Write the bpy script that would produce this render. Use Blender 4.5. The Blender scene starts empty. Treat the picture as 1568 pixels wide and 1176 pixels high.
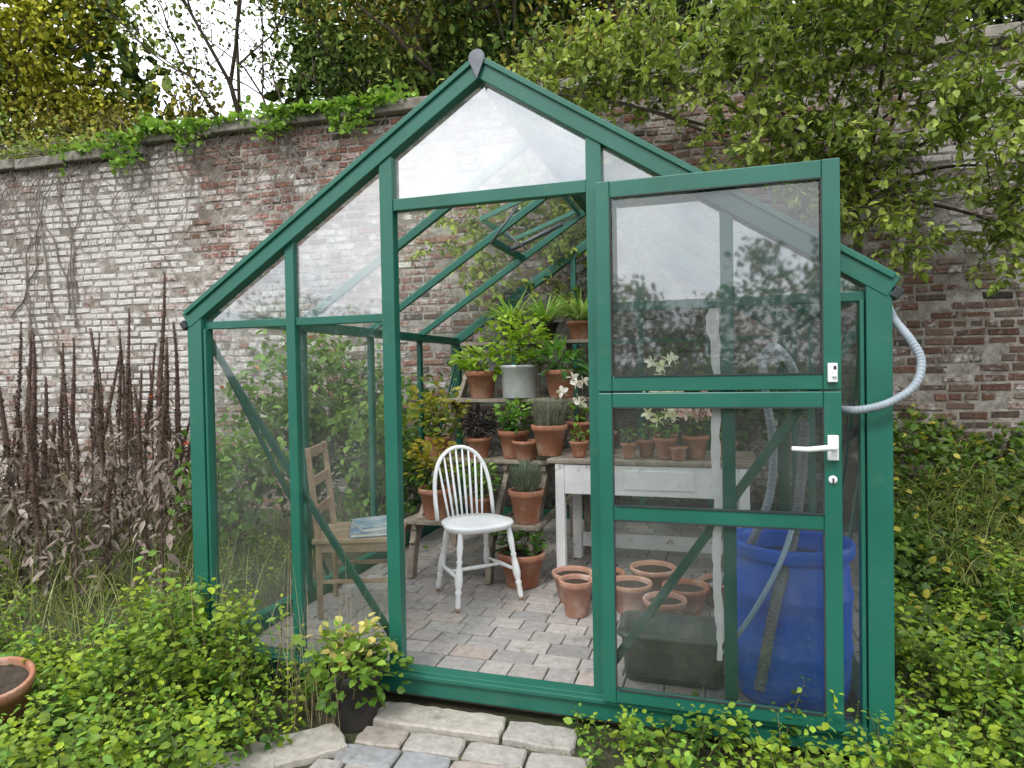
import bpy, math, random
import numpy as np
from mathutils import Vector, Matrix
R = math.radians
rng = np.random.default_rng(7)
random.seed(5)
scene = bpy.context.scene

# ------------------------------------------------------------------ materials
def nm(name):
    m = bpy.data.materials.new(name); m.use_nodes = True
    nt = m.node_tree; nt.nodes.clear()
    out = nt.nodes.new('ShaderNodeOutputMaterial')
    return m, nt, out
def noise(nt, co, scale, detail=4, rough=.6, dist=0):
    n = nt.nodes.new('ShaderNodeTexNoise'); n.inputs['Scale'].default_value = scale
    n.inputs['Detail'].default_value = min(detail, 5); n.inputs['Roughness'].default_value = rough
    n.inputs['Distortion'].default_value = dist
    nt.links.new(co, n.inputs['Vector']); return n.outputs['Fac']
def ramp(nt, fac, a, b, ca=(0,0,0), cb=(1,1,1)):
    r = nt.nodes.new('ShaderNodeValToRGB'); e = r.color_ramp.elements
    e[0].position = a; e[1].position = b
    e[0].color = (*ca, 1); e[1].color = (*cb, 1)
    nt.links.new(fac, r.inputs[0]); return r.outputs[0]
def mixc(nt, fac, a, b, mode='MIX'):
    n = nt.nodes.new('ShaderNodeMix'); n.data_type = 'RGBA'; n.blend_type = mode
    def setin(s, v):
        if isinstance(v, (tuple, list)): s.default_value = (*v, 1) if len(v) == 3 else v
        elif isinstance(v, (int, float)): s.default_value = v
        else: nt.links.new(v, s)
    setin(n.inputs[0], fac); setin(n.inputs[6], a); setin(n.inputs[7], b)
    return n.outputs[2]
def mathn(nt, op, a, b):
    n = nt.nodes.new('ShaderNodeMath'); n.operation = op
    for i, v in enumerate((a, b)):
        if isinstance(v, (int, float)): n.inputs[i].default_value = v
        else: nt.links.new(v, n.inputs[i])
    return n.outputs[0]
def bumpn(nt, h, strength, dist=.01):
    b = nt.nodes.new('ShaderNodeBump'); b.inputs['Strength'].default_value = strength
    b.inputs['Distance'].default_value = dist; nt.links.new(h, b.inputs['Height']); return b.outputs[0]
def coords(nt): return nt.nodes.new('ShaderNodeTexCoord').outputs['Object']
def principled(nt, out, col, rough, bump=None, metal=0, spec=.4):
    p = nt.nodes.new('ShaderNodeBsdfPrincipled')
    if isinstance(col, tuple): p.inputs['Base Color'].default_value = (*col, 1)
    else: nt.links.new(col, p.inputs['Base Color'])
    if isinstance(rough, (int, float)): p.inputs['Roughness'].default_value = rough
    else: nt.links.new(rough, p.inputs['Roughness'])
    p.inputs['Metallic'].default_value = metal
    p.inputs['Specular IOR Level'].default_value = spec
    if bump: nt.links.new(bump, p.inputs['Normal'])
    if out: nt.links.new(p.outputs[0], out.inputs[0])
    return p
def pbr(name, c1, c2, scale=8, rough=.6, bump=.3, metal=0, spec=.4, dirt=None, dirtscale=3, da=.5, db=.7, bscale=60):
    m, nt, out = nm(name); co = coords(nt)
    col = mixc(nt, ramp(nt, noise(nt, co, scale, 4), .35, .65), c1, c2)
    if dirt: col = mixc(nt, ramp(nt, noise(nt, co, dirtscale, 5, .7), da, db), col, dirt)
    b = bumpn(nt, noise(nt, co, bscale, 4), bump, .004)
    principled(nt, out, col, rough, b, metal, spec); return m
def attrmat(name, rough=.8, bscale=50, bump=.5, var=.35, dirt=None, dscale=6, da=.5, db=.65):
    m, nt, out = nm(name); co = coords(nt)
    a = nt.nodes.new('ShaderNodeAttribute'); a.attribute_name = 'col'
    n1 = noise(nt, co, 25, 5, .7)
    col = mixc(nt, 1.0, a.outputs['Color'], ramp(nt, n1, .25, .75, (1-var,)*3, (1+var*.6,)*3), 'MULTIPLY')
    if dirt: col = mixc(nt, ramp(nt, noise(nt, co, dscale, 5, .75), da, db), col, dirt)
    h = noise(nt, co, bscale, 5, .7)
    principled(nt, out, col, rough, bumpn(nt, h, bump, .01), 0, .25); return m
def leafmat(name, rough=.45, trans=.35):
    m, nt, out = nm(name)
    a = nt.nodes.new('ShaderNodeAttribute'); a.attribute_name = 'col'
    if trans == 0:
        d = nt.nodes.new('ShaderNodeBsdfDiffuse'); nt.links.new(a.outputs['Color'], d.inputs[0]); nt.links.new(d.outputs[0], out.inputs[0]); return m
    p = principled(nt, None, a.outputs['Color'], rough, None, 0, .35)
    t = nt.nodes.new('ShaderNodeBsdfTranslucent')
    c = mixc(nt, 1.0, a.outputs['Color'], (1.2, 1.3, .7), 'MULTIPLY')
    nt.links.new(c, t.inputs[0])
    mx = nt.nodes.new('ShaderNodeMixShader'); mx.inputs[0].default_value = trans
    nt.links.new(p.outputs[0], mx.inputs[1]); nt.links.new(t.outputs[0], mx.inputs[2])
    nt.links.new(mx.outputs[0], out.inputs[0]); return m
def glassmat(name, refl=.12, haze=.05, hazemax=.2):
    m, nt, out = nm(name); co = coords(nt)
    tr = nt.nodes.new('ShaderNodeBsdfTransparent'); tr.inputs[0].default_value = (.965, .985, .975, 1)
    gl = nt.nodes.new('ShaderNodeBsdfGlossy'); gl.inputs['Roughness'].default_value = .03
    nt.links.new(bumpn(nt, noise(nt, co, 2.5, 1), .15, .01), gl.inputs['Normal'])
    fr = nt.nodes.new('ShaderNodeFresnel'); fr.inputs[0].default_value = 1.45
    ma = nt.nodes.new('ShaderNodeMath'); ma.operation = 'ADD'; ma.inputs[1].default_value = refl
    ma.use_clamp = True
    nt.links.new(fr.outputs[0], ma.inputs[0])
    m1 = nt.nodes.new('ShaderNodeMixShader'); nt.links.new(ma.outputs[0], m1.inputs[0])
    nt.links.new(tr.outputs[0], m1.inputs[1]); nt.links.new(gl.outputs[0], m1.inputs[2])
    tl = nt.nodes.new('ShaderNodeBsdfTranslucent'); tl.inputs[0].default_value = (.7, .72, .7, 1)
    df = nt.nodes.new('ShaderNodeBsdfDiffuse'); df.inputs[0].default_value = (.7, .72, .7, 1)
    dd = nt.nodes.new('ShaderNodeMixShader'); dd.inputs[0].default_value = .5
    nt.links.new(df.outputs[0], dd.inputs[1]); nt.links.new(tl.outputs[0], dd.inputs[2])
    hz = ramp(nt, noise(nt, co, 3, 5, .75, .4), .35, .8, (haze,)*3, (hazemax,)*3)
    m2 = nt.nodes.new('ShaderNodeMixShader'); nt.links.new(hz, m2.inputs[0])
    nt.links.new(m1.outputs[0], m2.inputs[1]); nt.links.new(dd.outputs[0], m2.inputs[2])
    nt.links.new(m2.outputs[0], out.inputs[0]); return m

M_green = pbr('green_painted_aluminium', (.010, .105, .070), (.015, .128, .088), 3, .36, .05, spec=.5, dirt=(.05, .14, .09), dirtscale=14, da=.58, db=.8)
M_dark = pbr('dark_rubber', (.02, .025, .025), (.035, .04, .04), 8, .6, .1)
M_glass = glassmat('old_glass', .03, .01, .10)
M_glassdoor = glassmat('door_glass_upper', .08, .02, .12)
M_glassdoorlow = glassmat('door_glass_lower', .02, .01, .08)
M_glassup = glassmat('upper_glass', .28, .06, .25)
M_glassgable = glassmat('gable_glass', .50, .14, .38)
M_glassroof = glassmat('roof_glass', .0, .02, .10)
M_seal = pbr('white_sealant', (.7, .7, .68), (.8, .8, .78), 30, .7, .4)
M_white = pbr('white_paint', (.74, .74, .73), (.82, .82, .81), 6, .45, .2, dirt=(.38, .33, .27), dirtscale=18, da=.68, db=.78)
M_whiteworn = pbr('worn_white_paint', (.68, .67, .65), (.80, .79, .77), 5, .6, .5, dirt=(.36, .30, .24), dirtscale=12, da=.60, db=.70)
M_handle = pbr('white_plastic', (.75, .75, .75), (.8, .8, .8), 4, .3, .02)
M_oldwood = pbr('weathered_wood', (.20, .165, .13), (.34, .285, .225), 14, .8, .7, dirt=(.10, .08, .055), dirtscale=8)
M_chairwood = pbr('pine_wood', (.30, .21, .135), (.40, .295, .20), 10, .6, .3, dirt=(.20, .14, .09), dirtscale=7)
M_terra = pbr('terracotta', (.30, .12, .065), (.40, .18, .105), 7, .85, .4, dirt=(.46, .34, .26), dirtscale=9, da=.50, db=.75)
M_terra2 = pbr('pale_terracotta', (.36, .18, .12), (.46, .26, .19), 7, .85, .4, dirt=(.5, .40, .33), dirtscale=9, da=.48, db=.7)
M_soil = pbr('soil', (.03, .022, .015), (.06, .045, .03), 30, .95, 1)
M_blue = pbr('blue_plastic', (.006, .10, .58), (.012, .14, .66), 3, .38, .08, dirt=(.08, .2, .5), dirtscale=10, da=.6, db=.85)
M_galv = pbr('galvanised_metal', (.50, .51, .52), (.62, .63, .64), 12, .5, .1, metal=.35)
M_hose = pbr('grey_hose', (.22, .26, .29), (.30, .34, .37), 10, .45, .1)
M_hosed = pbr('dark_hose', (.12, .13, .14), (.17, .18, .19), 10, .5, .1)
M_hoseb = pbr('blue_hose', (.25, .38, .52), (.32, .45, .58), 10, .45, .1)
M_trough = pbr('grey_plastic', (.05, .065, .055), (.085, .10, .085), 6, .5, .15, dirt=(.16, .16, .13), dirtscale=5, da=.5, db=.75)
M_stonecop = pbr('coping_stone', (.18, .16, .135), (.31, .28, .24), 6, .9, .9, dirt=(.09, .09, .05), dirtscale=4)
M_bark = pbr('bark', (.06, .045, .033), (.12, .095, .07), 14, .9, 1)
M_vine = pbr('dry_vine', (.13, .105, .085), (.26, .22, .18), 14, .9, .8)
M_stalk = pbr('dry_stalk', (.065, .040, .032), (.14, .092, .07), 14, .9, .8)
M_blackpot = pbr('black_planter', (.018, .018, .017), (.04, .035, .03), 10, .7, .4)
M_leaf = leafmat('leaf')
M_far = leafmat('far_leaf', 1, 0)
M_leafdry = leafmat('dry_leaf', .8, .15)
M_petal = leafmat('petal', .6, .3)
M_paver = attrmat('stone_paver', .85, 45, .6, .34, (.11, .115, .075), 5, .57, .80)
M_book = pbr('book_cover', (.10, .22, .32), (.45, .5, .5), 12, .4, .02)
M_paper = pbr('paper', (.7, .68, .62), (.75, .73, .68), 12, .8, .05)
M_steel = pbr('dark_metal', (.10, .11, .12), (.15, .16, .17), 12, .45, .05, metal=.4)
M_stemg = pbr('green_stem', (.09, .11, .03), (.14, .12, .05), 20, .6, .1)

# ------------------------------------------------------------------ builders
class MB:
    def __init__(s): s.v = []; s.f = []; s.m = []; s.sm = []; s.c = []
    def add(s, vs, fs, mat=0, smooth=False, col=None):
        o = len(s.v); s.v += [tuple(v) for v in vs]
        s.c += [col or (1, 1, 1)] * len(vs)
        for f in fs: s.f.append(tuple(i + o for i in f)); s.m.append(mat); s.sm.append(smooth)
    def box(s, c, sz, mat=0, rot=None, col=None, top=1.0):
        c = Vector(c); x, y, z = [k / 2 for k in sz]
        vs = [Vector((a * x * (top if k > 0 else 1), b * y * (top if k > 0 else 1), k * z)) for k in (-1, 1) for b in (-1, 1) for a in (-1, 1)]
        if rot is not None: vs = [rot @ v for v in vs]
        s.add([c + v for v in vs], [(0, 2, 3, 1), (4, 5, 7, 6), (0, 1, 5, 4), (2, 6, 7, 3), (0, 4, 6, 2), (1, 3, 7, 5)], mat, False, col)
    def slab(s, c, sx, sy, h, rot, col, irr=.012):
        per = []
        nx_, ny_ = max(3, int(sx / .035)), max(3, int(sy / .035))
        for i in range(nx_): per.append((-sx / 2 + sx * (i + (.5 if i == 0 else 0) * .4) / nx_, -sy / 2))
        for i in range(ny_): per.append((sx / 2, -sy / 2 + sy * (i + (.5 if i == 0 else 0) * .4) / ny_))
        for i in range(nx_): per.append((sx / 2 - sx * (i + (.5 if i == 0 else 0) * .4) / nx_, sy / 2))
        for i in range(ny_): per.append((-sx / 2, sy / 2 - sy * (i + (.5 if i == 0 else 0) * .4) / ny_))
        n = len(per); pts = [(x + random.uniform(-irr, irr) * .5, y + random.uniform(-irr, irr) * .5) for x, y in per]
        rot = Matrix.Rotation(rot, 3, 'Z') @ Matrix.Rotation(random.uniform(-.015, .015), 3, 'X'); c = Vector(c)
        def ins(x, y, k): return (x - math.copysign(min(k, abs(x)), x), y - math.copysign(min(k, abs(y)), y))
        vs = [c + rot @ Vector((x, y, -h)) for x, y in pts] + [c + rot @ Vector((x, y, -.008)) for x, y in pts] + [c + rot @ Vector((*ins(x, y, .006), random.uniform(-.0025, 0))) for x, y in pts]
        s.add(vs, [(j * n + k, j * n + (k + 1) % n, (j + 1) * n + (k + 1) % n, (j + 1) * n + k) for j in range(2) for k in range(n)] + [tuple(range(2 * n, 3 * n))], 0, False, col)
    def beam(s, p0, p1, w, h, mat=0, up=(0, 0, 1)):
        p0, p1 = Vector(p0), Vector(p1); d = (p1 - p0); L = d.length; d.normalize()
        u = Vector(up); sd = d.cross(u).normalized(); u = sd.cross(d)
        rot = Matrix((d, sd, u)).transposed()
        s.box((p0 + p1) / 2, (L, w, h), mat, rot)
    def tube(s, pts, rad, n=6, mat=0, cap=True, col=None):
        pts = [Vector(p) for p in pts]
        if isinstance(rad, (int, float)): rad = [rad] * len(pts)
        t = (pts[1] - pts[0]).normalized()
        a = t.orthogonal().normalized(); vs = []
        for i, p in enumerate(pts):
            t = (pts[min(i + 1, len(pts) - 1)] - pts[max(i - 1, 0)])
            if t.length < 1e-9: t = Vector((0, 0, 1))
            t.normalize(); a = (a - t * a.dot(t))
            a = a.normalized() if a.length > 1e-6 else t.orthogonal().normalized()
            b = t.cross(a)
            for k in range(n):
                an = 2 * math.pi * k / n
                vs.append(p + (a * math.cos(an) + b * math.sin(an)) * rad[i])
        fs = [(i * n + k, i * n + (k + 1) % n, (i + 1) * n + (k + 1) % n, (i + 1) * n + k) for i in range(len(pts) - 1) for k in range(n)]
        if cap: fs += [tuple(range(n - 1, -1, -1)), tuple((len(pts) - 1) * n + k for k in range(n))]
        s.add(vs, fs, mat, True, col)
    def lathe(s, prof, n=28, mat=0, o=(0, 0, 0), rot=None, sm=True):
        o = Vector(o); vs = []
        for r, z in prof:
            for k in range(n):
                a = 2 * math.pi * k / n; v = Vector((r * math.cos(a), r * math.sin(a), z))
                vs.append(o + (rot @ v if rot is not None else v))
        fs = [(i * n + k, i * n + (k + 1) % n, (i + 1) * n + (k + 1) % n, (i + 1) * n + k) for i in range(len(prof) - 1) for k in range(n)]
        s.add(vs, fs, mat, sm)
    def build(s, name, mats, matrix=None, parent=None, bevel=0, attr=False):
        me = bpy.data.meshes.new(name); me.from_pydata(s.v, [], s.f)
        for m in mats: me.materials.append(m)
        me.polygons.foreach_set('material_index', s.m); me.polygons.foreach_set('use_smooth', s.sm)
        if attr:
            ca = me.color_attributes.new('col', 'FLOAT_COLOR', 'POINT')
            ca.data.foreach_set('color', np.hstack([np.array(s.c), np.ones((len(s.c), 1))]).ravel())
        ob = bpy.data.objects.new(name, me); scene.collection.objects.link(ob)
        if matrix is not None: ob.matrix_world = matrix
        if parent: ob.parent = parent
        if bevel:
            b = ob.modifiers.new('bevel', 'BEVEL'); b.width = bevel; b.segments = 2; b.limit_method = 'ANGLE'; b.angle_limit = R(50)
        return ob
def empty(name, matrix=None):
    e = bpy.data.objects.new(name, None); scene.collection.objects.link(e); e.empty_display_size = .1
    if matrix is not None: e.matrix_world = matrix
    return e
def npmesh(name, V, F, col, mat, parent=None, smooth=False):
    me = bpy.data.meshes.new(name); n = len(V); nf, k = F.shape
    me.vertices.add(n); me.vertices.foreach_set('co', V.astype(np.float32).ravel())
    me.loops.add(nf * k); me.loops.foreach_set('vertex_index', F.astype(np.int32).ravel())
    me.polygons.add(nf); me.polygons.foreach_set('loop_start', np.arange(0, nf * k, k, dtype=np.int32))
    me.polygons.foreach_set('use_smooth', np.full(nf, smooth))
    me.update(calc_edges=True); me.materials.append(mat)
    ca = me.color_attributes.new('col', 'FLOAT_COLOR', 'POINT')
    ca.data.foreach_set('color', np.hstack([col, np.ones((n, 1))]).astype(np.float32).ravel())
    ob = bpy.data.objects.new(name, me); scene.collection.objects.link(ob)
    if parent: ob.parent = parent
    return ob
TPL = np.array([(0, 0, 0), (.28, .42, .06), (.28, -.42, .06), (.68, .36, .02), (.68, -.36, .02), (1, 0, -.14), (.45, 0, -.02)])
TRI = np.array([(0, 2, 6), (2, 4, 6), (4, 5, 6), (5, 3, 6), (3, 1, 6), (1, 0, 6)])
def unit(a): return a / np.maximum(np.linalg.norm(a, axis=1, keepdims=True), 1e-9)
class LB:
    def __init__(s): s.P = []; s.D = []; s.L = []; s.W = []; s.C = []; s.N = []
    def add(s, P, D, L, col, wr=.75, up=1.0):
        n = len(P); P = np.asarray(P, float); s.P.append(P); s.D.append(unit(np.asarray(D, float)))
        L = np.broadcast_to(L, (n,)); s.L.append(L); s.W.append(L * wr); s.C.append(np.broadcast_to(col, (n, 3)))
        s.N.append(np.array([0, 0, up]) + rng.normal(0, .45, (n, 3)))
    def build(s, name, mat, parent=None):
        P = np.vstack(s.P); D = np.vstack(s.D); L = np.concatenate(s.L); W = np.concatenate(s.W); C = np.vstack(s.C); N = np.vstack(s.N)
        S = unit(np.cross(N, D)); U = np.cross(D, S)
        V = P[:, None] + D[:, None] * (TPL[None, :, 0:1] * L[:, None, None]) + S[:, None] * (TPL[None, :, 1:2] * W[:, None, None]) + U[:, None] * (TPL[None, :, 2:3] * L[:, None, None])
        n = len(P); F = (np.arange(n)[:, None, None] * 7 + TRI[None]).reshape(-1, 3)
        return npmesh(name, V.reshape(-1, 3), F, np.repeat(C, 7, axis=0), mat, parent)
def cols(n, a, b, var=.15, t=None):
    t = rng.random(n) if t is None else t
    c = np.array(a)[None] * (1 - t[:, None]) + np.array(b)[None] * t[:, None]
    return np.clip(c * (1 + rng.normal(0, var, (n, 1))), .004, 1)
def ribbons(name, B, az, L, lean, droop, w, col, mat, parent=None, seg=5):
    n = len(B); sv = np.linspace(0, 1, seg + 1)
    H = np.stack([np.cos(az), np.sin(az), 0 * az], 1); S = np.stack([-np.sin(az), np.cos(az), 0 * az], 1)
    C = B[:, None] + H[:, None] * (L[:, None] * (lean[:, None] * sv + .35 * droop[:, None] * sv ** 2))[..., None]
    C[..., 2] += L[:, None] * (sv * np.sqrt(np.clip(1 - lean ** 2, .05, 1))[:, None] - droop[:, None] * sv ** 2 * .75)
    ww = (w[:, None] * (1 - sv ** 2.2 * .93))[..., None] * .5
    A = C - S[:, None] * ww; Bq = C + S[:, None] * ww
    V = np.stack([A, Bq], 2).reshape(-1, 3)
    k = (seg + 1) * 2; f = np.array([(2 * i, 2 * i + 1, 2 * i + 3, 2 * i + 2) for i in range(seg)])
    F = (np.arange(n)[:, None, None] * k + f[None]).reshape(-1, 4)
    return npmesh(name, V, F, np.repeat(col, k, axis=0), mat, parent)
def rdir(n, zb=0):
    d = rng.normal(0, 1, (n, 3)); d = unit(d); d[:, 2] += zb; return d

# ------------------------------------------------------------------ camera
cam = bpy.data.cameras.new('camera'); co = bpy.data.objects.new('camera', cam); scene.collection.objects.link(co)
cam.sensor_width = 36; cam.lens = 36 * 1010 / 1568; cam.clip_end = 2000; cam.clip_start = .05
co.matrix_world = Matrix.Translation((0, 0, 1.33)) @ Matrix.Rotation(R(90 - 1.13), 4, 'X') @ Matrix.Rotation(-.018, 4, 'Z')
scene.camera = co

# ------------------------------------------------------------------ world / light
w = bpy.data.worlds.new('World'); scene.world = w; w.use_nodes = True
nt = w.node_tree; nt.nodes.clear()
wo = nt.nodes.new('ShaderNodeOutputWorld'); bg = nt.nodes.new('ShaderNodeBackground'); bg.inputs[1].default_value = .15
sky = nt.nodes.new('ShaderNodeTexSky'); sky.sky_type = 'NISHITA'; sky.sun_disc = False
sky.sun_elevation = R(48); sky.sun_rotation = R(205)
tc = nt.nodes.new('ShaderNodeTexCoord').outputs['Generated']
cl = noise(nt, tc, 3.2, 5, .6, .3)
cmask = ramp(nt, cl, .20, .42)
ccol = ramp(nt, noise(nt, tc, 5, 5, .6), .3, .7, (10.7, 11.5, 12.8), (16.5, 16.7, 17.1))
nt.links.new(mixc(nt, cmask, sky.outputs[0], ccol), bg.inputs[0]); nt.links.new(bg.outputs[0], wo.inputs[0])
sl = bpy.data.lights.new('sun', 'SUN'); sl.energy = 2.0; sl.angle = R(11); sl.color = (1, .98, .95)
so = bpy.data.objects.new('sun', sl); scene.collection.objects.link(so)
so.matrix_world = Matrix.Rotation(R(-25), 4, 'Z') @ Matrix.Rotation(R(42), 4, 'X')
scene.view_settings.view_transform = 'Standard'

# ------------------------------------------------------------------ ground
def gh(X, Y):
    a = np.clip((X - 1.9) / 1.2, 0, 1); b = np.clip((Y - 3.4) / 1.8, 0, 1)
    h = .45 * a * a * (3 - 2 * a) * b * b * (3 - 2 * b)
    h = h * (Y < 8) 
    return -.085 + h + .02 * np.sin(X * 3.1 + Y) * np.cos(Y * 2.3) * ((np.abs(X) > 2.0) * 1.0)
xs = np.concatenate([[-500, -150, -60, -30, -15], np.linspace(-9, 9, 73), [15, 30, 60, 150, 500]])
ys = np.concatenate([[-500, -150, -60, -25, -10], np.linspace(-3, 10, 53), [15, 30, 60, 150, 500]])
XX, YY = np.meshgrid(xs, ys); ZZ = gh(XX, YY)
V = np.stack([XX, YY, ZZ], -1).reshape(-1, 3); nx = len(xs)
F = np.array([(j * nx + i, j * nx + i + 1, (j + 1) * nx + i + 1, (j + 1) * nx + i) for j in range(len(ys) - 1) for i in range(nx - 1)])
m, nt, out = nm('garden_soil'); c_ = coords(nt)
col = mixc(nt, ramp(nt, noise(nt, c_, 4, 5, .7), .4, .6), (.055, .045, .028), (.06, .08, .028))
col = mixc(nt, ramp(nt, noise(nt, c_, 35, 5, .7), .55, .7), col, (.15, .12, .075))
principled(nt, out, col, .95, bumpn(nt, noise(nt, c_, 30, 5, .7), 1, .03))
npmesh('ground', V, F, np.ones((len(V), 3)), m)

# ------------------------------------------------------------------ brick garden wall
WALL = Matrix.Translation((0, 6.27, 0)) @ Matrix.Rotation(R(-14), 4, 'Z')
mb = MB(); cw, rh = .228, .0745
STEP = -4.05; wv_list = []
def whiteness(s, z):
    a = math.exp(-((s + 4.5) / .9) ** 2 - ((z - 3.1) / .5) ** 2) * (.80 if s < -3.55 else .05)
    b = .50 * math.exp(-((s + 5.6) / 1.8) ** 2 - ((z - 2.6) / 1.1) ** 2) * (1 if s < -3.3 else .4)
    c = .20 if s > -3.6 else .27
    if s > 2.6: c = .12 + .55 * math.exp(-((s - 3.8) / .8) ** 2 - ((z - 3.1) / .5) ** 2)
    d = .26 * math.exp(-((s + 4) / 2.5) ** 2 - ((z - 1.5) / 1) ** 2)
    return min(1, a + b * .8 + c + d)
row = 0; z = -.1
while z < 3.86:
    s0 = -12 + (row % 2) * cw / 2 + random.uniform(-.03, .03)
    header = row % 4 == 3
    L0 = cw / 2 if header else cw
    s = s0
    while s < 10:
        zt = 3.74 if s < STEP else 3.86
        L = L0 * random.uniform(.94, 1.05)
        if z + rh <= zt + .02:
            wob = .007 * math.sin(s * 1.7 + row * .4) + .004 * math.sin(s * 5 + row)
            g = .006; jx = random.uniform(-.003, .003); jz = random.uniform(-.0045, .0045) + wob
            x0, x1 = s + g + jx, s + L - g + jx; z0, z1 = z + g + jz, z + rh - g + jz
            y = random.choice([0, 0, 0, -.004, .004, .008]) + random.uniform(-.003, .003)
            if random.random() < .06: y = .015
            e = .007; r_ = lambda: random.uniform(-.001, .011)
            vs = [(x0, .024, z0), (x1, .024, z0), (x1, .024, z1), (x0, .024, z1),
                  (x0 + r_(), y + .006, z0 + r_()), (x1 - r_(), y + .006, z0 + r_()), (x1 - r_(), y + .006, z1 - r_()), (x0 + r_(), y + .006, z1 - r_())]
            vs += [(x0 + e + r_(), y, z0 + e + r_()), (x1 - e - r_(), y, z0 + e + r_()), (x1 - e - r_(), y, z1 - e - r_()), (x0 + e + r_(), y, z1 - e - r_())]
            fs = [(8, 9, 10, 11)]
            for k in range(4):
                q = (k + 1) % 4; fs.append((k, q, q + 4, k + 4)); fs.append((k + 4, q + 4, q + 8, k + 8))
            t = random.random()
            if t < .40: c = (.245, .118, .085)
            elif t < .72: c = (.28, .165, .125)
            elif t < .86: c = (.17, .105, .082)
            elif t < .94: c = (.34, .235, .185)
            else: c = (.105, .08, .07)
            k = random.uniform(.8, 1.2)
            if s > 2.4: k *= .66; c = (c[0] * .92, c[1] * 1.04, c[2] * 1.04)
            wv = whiteness(s, z) + random.gauss(0, .13)
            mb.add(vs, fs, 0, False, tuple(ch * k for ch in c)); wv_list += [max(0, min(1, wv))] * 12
        s += L
    z += rh; row += 1
m, nt, out = nm('old_brick'); c_ = coords(nt)
a = nt.nodes.new('ShaderNodeAttribute'); a.attribute_name = 'col'
aw = nt.nodes.new('ShaderNodeAttribute'); aw.attribute_name = 'wash'
n1 = noise(nt, c_, 30, 5, .75)
col = mixc(nt, 1.0, a.outputs['Color'], ramp(nt, n1, .25, .75, (.5,) * 3, (1.4,) * 3), 'MULTIPLY')
col = mixc(nt, ramp(nt, noise(nt, c_, 2.2, 5, .7), .48, .76), col, (.075, .068, .048))
n2 = noise(nt, c_, 16, 5, .8, .5); n3 = noise(nt, c_, 1.5, 5, .7)
ad = mathn(nt, 'ADD', mathn(nt, 'ADD', mathn(nt, 'MULTIPLY', n2, .70), mathn(nt, 'MULTIPLY', n3, .80)), mathn(nt, 'MULTIPLY', aw.outputs['Fac'], .42))
col = mixc(nt, ramp(nt, ad, .83, 1.02), col, mixc(nt, ramp(nt, n1, .3, .7), (.42, .37, .33), (.74, .72, .68)))
principled(nt, out, col, .92, bumpn(nt, noise(nt, c_, 45, 5, .75), 1, .016), 0, .2)
M_brick = m
m, nt, out = nm('lime_mortar'); c_ = coords(nt)
col = mixc(nt, ramp(nt, noise(nt, c_, 9, 5, .75), .35, .65), (.15, .13, .105), (.45, .41, .365))
col = mixc(nt, ramp(nt, noise(nt, c_, 1.3, 4, .7), .48, .68), col, (.13, .11, .088))
principled(nt, out, col, .95, bumpn(nt, noise(nt, c_, 70, 5), 1, .01), 0, .2); M_mortar = m
wallE = empty('brick_garden_wall', WALL)
ob = mb.build('bricks', [M_brick], parent=wallE, attr=True)
at = ob.data.attributes.new('wash', 'FLOAT', 'POINT'); at.data.foreach_set('value', wv_list)
mb = MB()
mb.box((-8.025, .24, 1.77), (7.95, .462, 3.94)); mb.box((2.975, .24, 1.83), (14.05, .462, 4.06))
mb.build('mortar_core', [M_mortar], parent=wallE)
mb = MB(); s = -12
while s < 10:
    L = random.uniform(.7, 1.1); e = min(s + L, 10)
    if s < STEP < e: e = STEP
    zt = 3.74 if s < STEP else 3.86
    if e - s > .05:
        mb.box(((s + e) / 2, .22 + random.uniform(-.015, .01), zt + .065 + random.uniform(-.008, .008)), (e - s - .012, .62, .11), rot=Matrix.Rotation(random.uniform(-.012, .012), 3, 'X'))
    s = e
mb.build('coping_stones', [M_stonecop], parent=wallE, bevel=.014)

# ------------------------------------------------------------------ greenhouse
YAW = R(17.0); CY, SY = math.cos(YAW), math.sin(YAW)
GM = Matrix.Translation((-1.465, 3.108, 0)) @ Matrix.Rotation(-YAW, 4, 'Z')
GW, GD, EV, RD, SILL, XB, HD = 2.85, 3.24, 1.62, 2.545, .07, 1.567, 2.035
def rz(t): return EV + (RD - EV) * (1 - abs(t - GW / 2) / (GW / 2))
G = empty('greenhouse', GM)
fr = MB()
for t in (0, GW):
    for d in (0, GD): fr.box((t, d, .76), (.08, .07, 1.70))
fr.box((GW - .052, -.004, .8), (.014, .05, 1.5)); fr.box((.052, -.004, .8), (.014, .05, 1.5))
def fbar(t, d, z0, z1, wd=.046, dp=.036): fr.box((t, d, (z0 + z1) / 2), (wd, dp, z1 - z0))
for t in (.51, 2.36): fbar(t, 0, SILL, rz(t) - .03); fbar(t, .028, SILL, rz(t) - .04, .014, .03)
for t in (1.0, 1.88): fbar(t, -.004, -.02, rz(t) - .03, .06, .05)
for t in (.57, 1.13, 1.71, 2.27): fbar(t, GD, SILL, rz(t) - .03)
ds = [GD * i / 4 for i in range(5)]
for t in (0, GW):
    for d in ds[1:-1]: fbar(t, d, SILL, EV - .03, .036, .046)
fr.box((GW / 2, .002, .02), (GW - .082, .064, .10)); fr.box((GW / 2, -.04, .055), (GW - .2, .03, .018)); fr.box((GW / 2, GD, .02), (GW - .082, .064, .10))
for t in (0, GW): fr.box((t, GD / 2, .02), (.064, GD - .072, .10))
for a_, b_ in ((.04, .487), (.533, .97), (1.91, 2.337), (2.383, GW - .04)): fr.box(((a_ + b_) / 2, .004, XB), (b_ - a_, .03, .035))
fr.box((1.44, -.003, HD), (.82, .042, .05)); fr.box((GW / 2, GD + .003, XB), (GW - .08, .03, .035))
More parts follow.
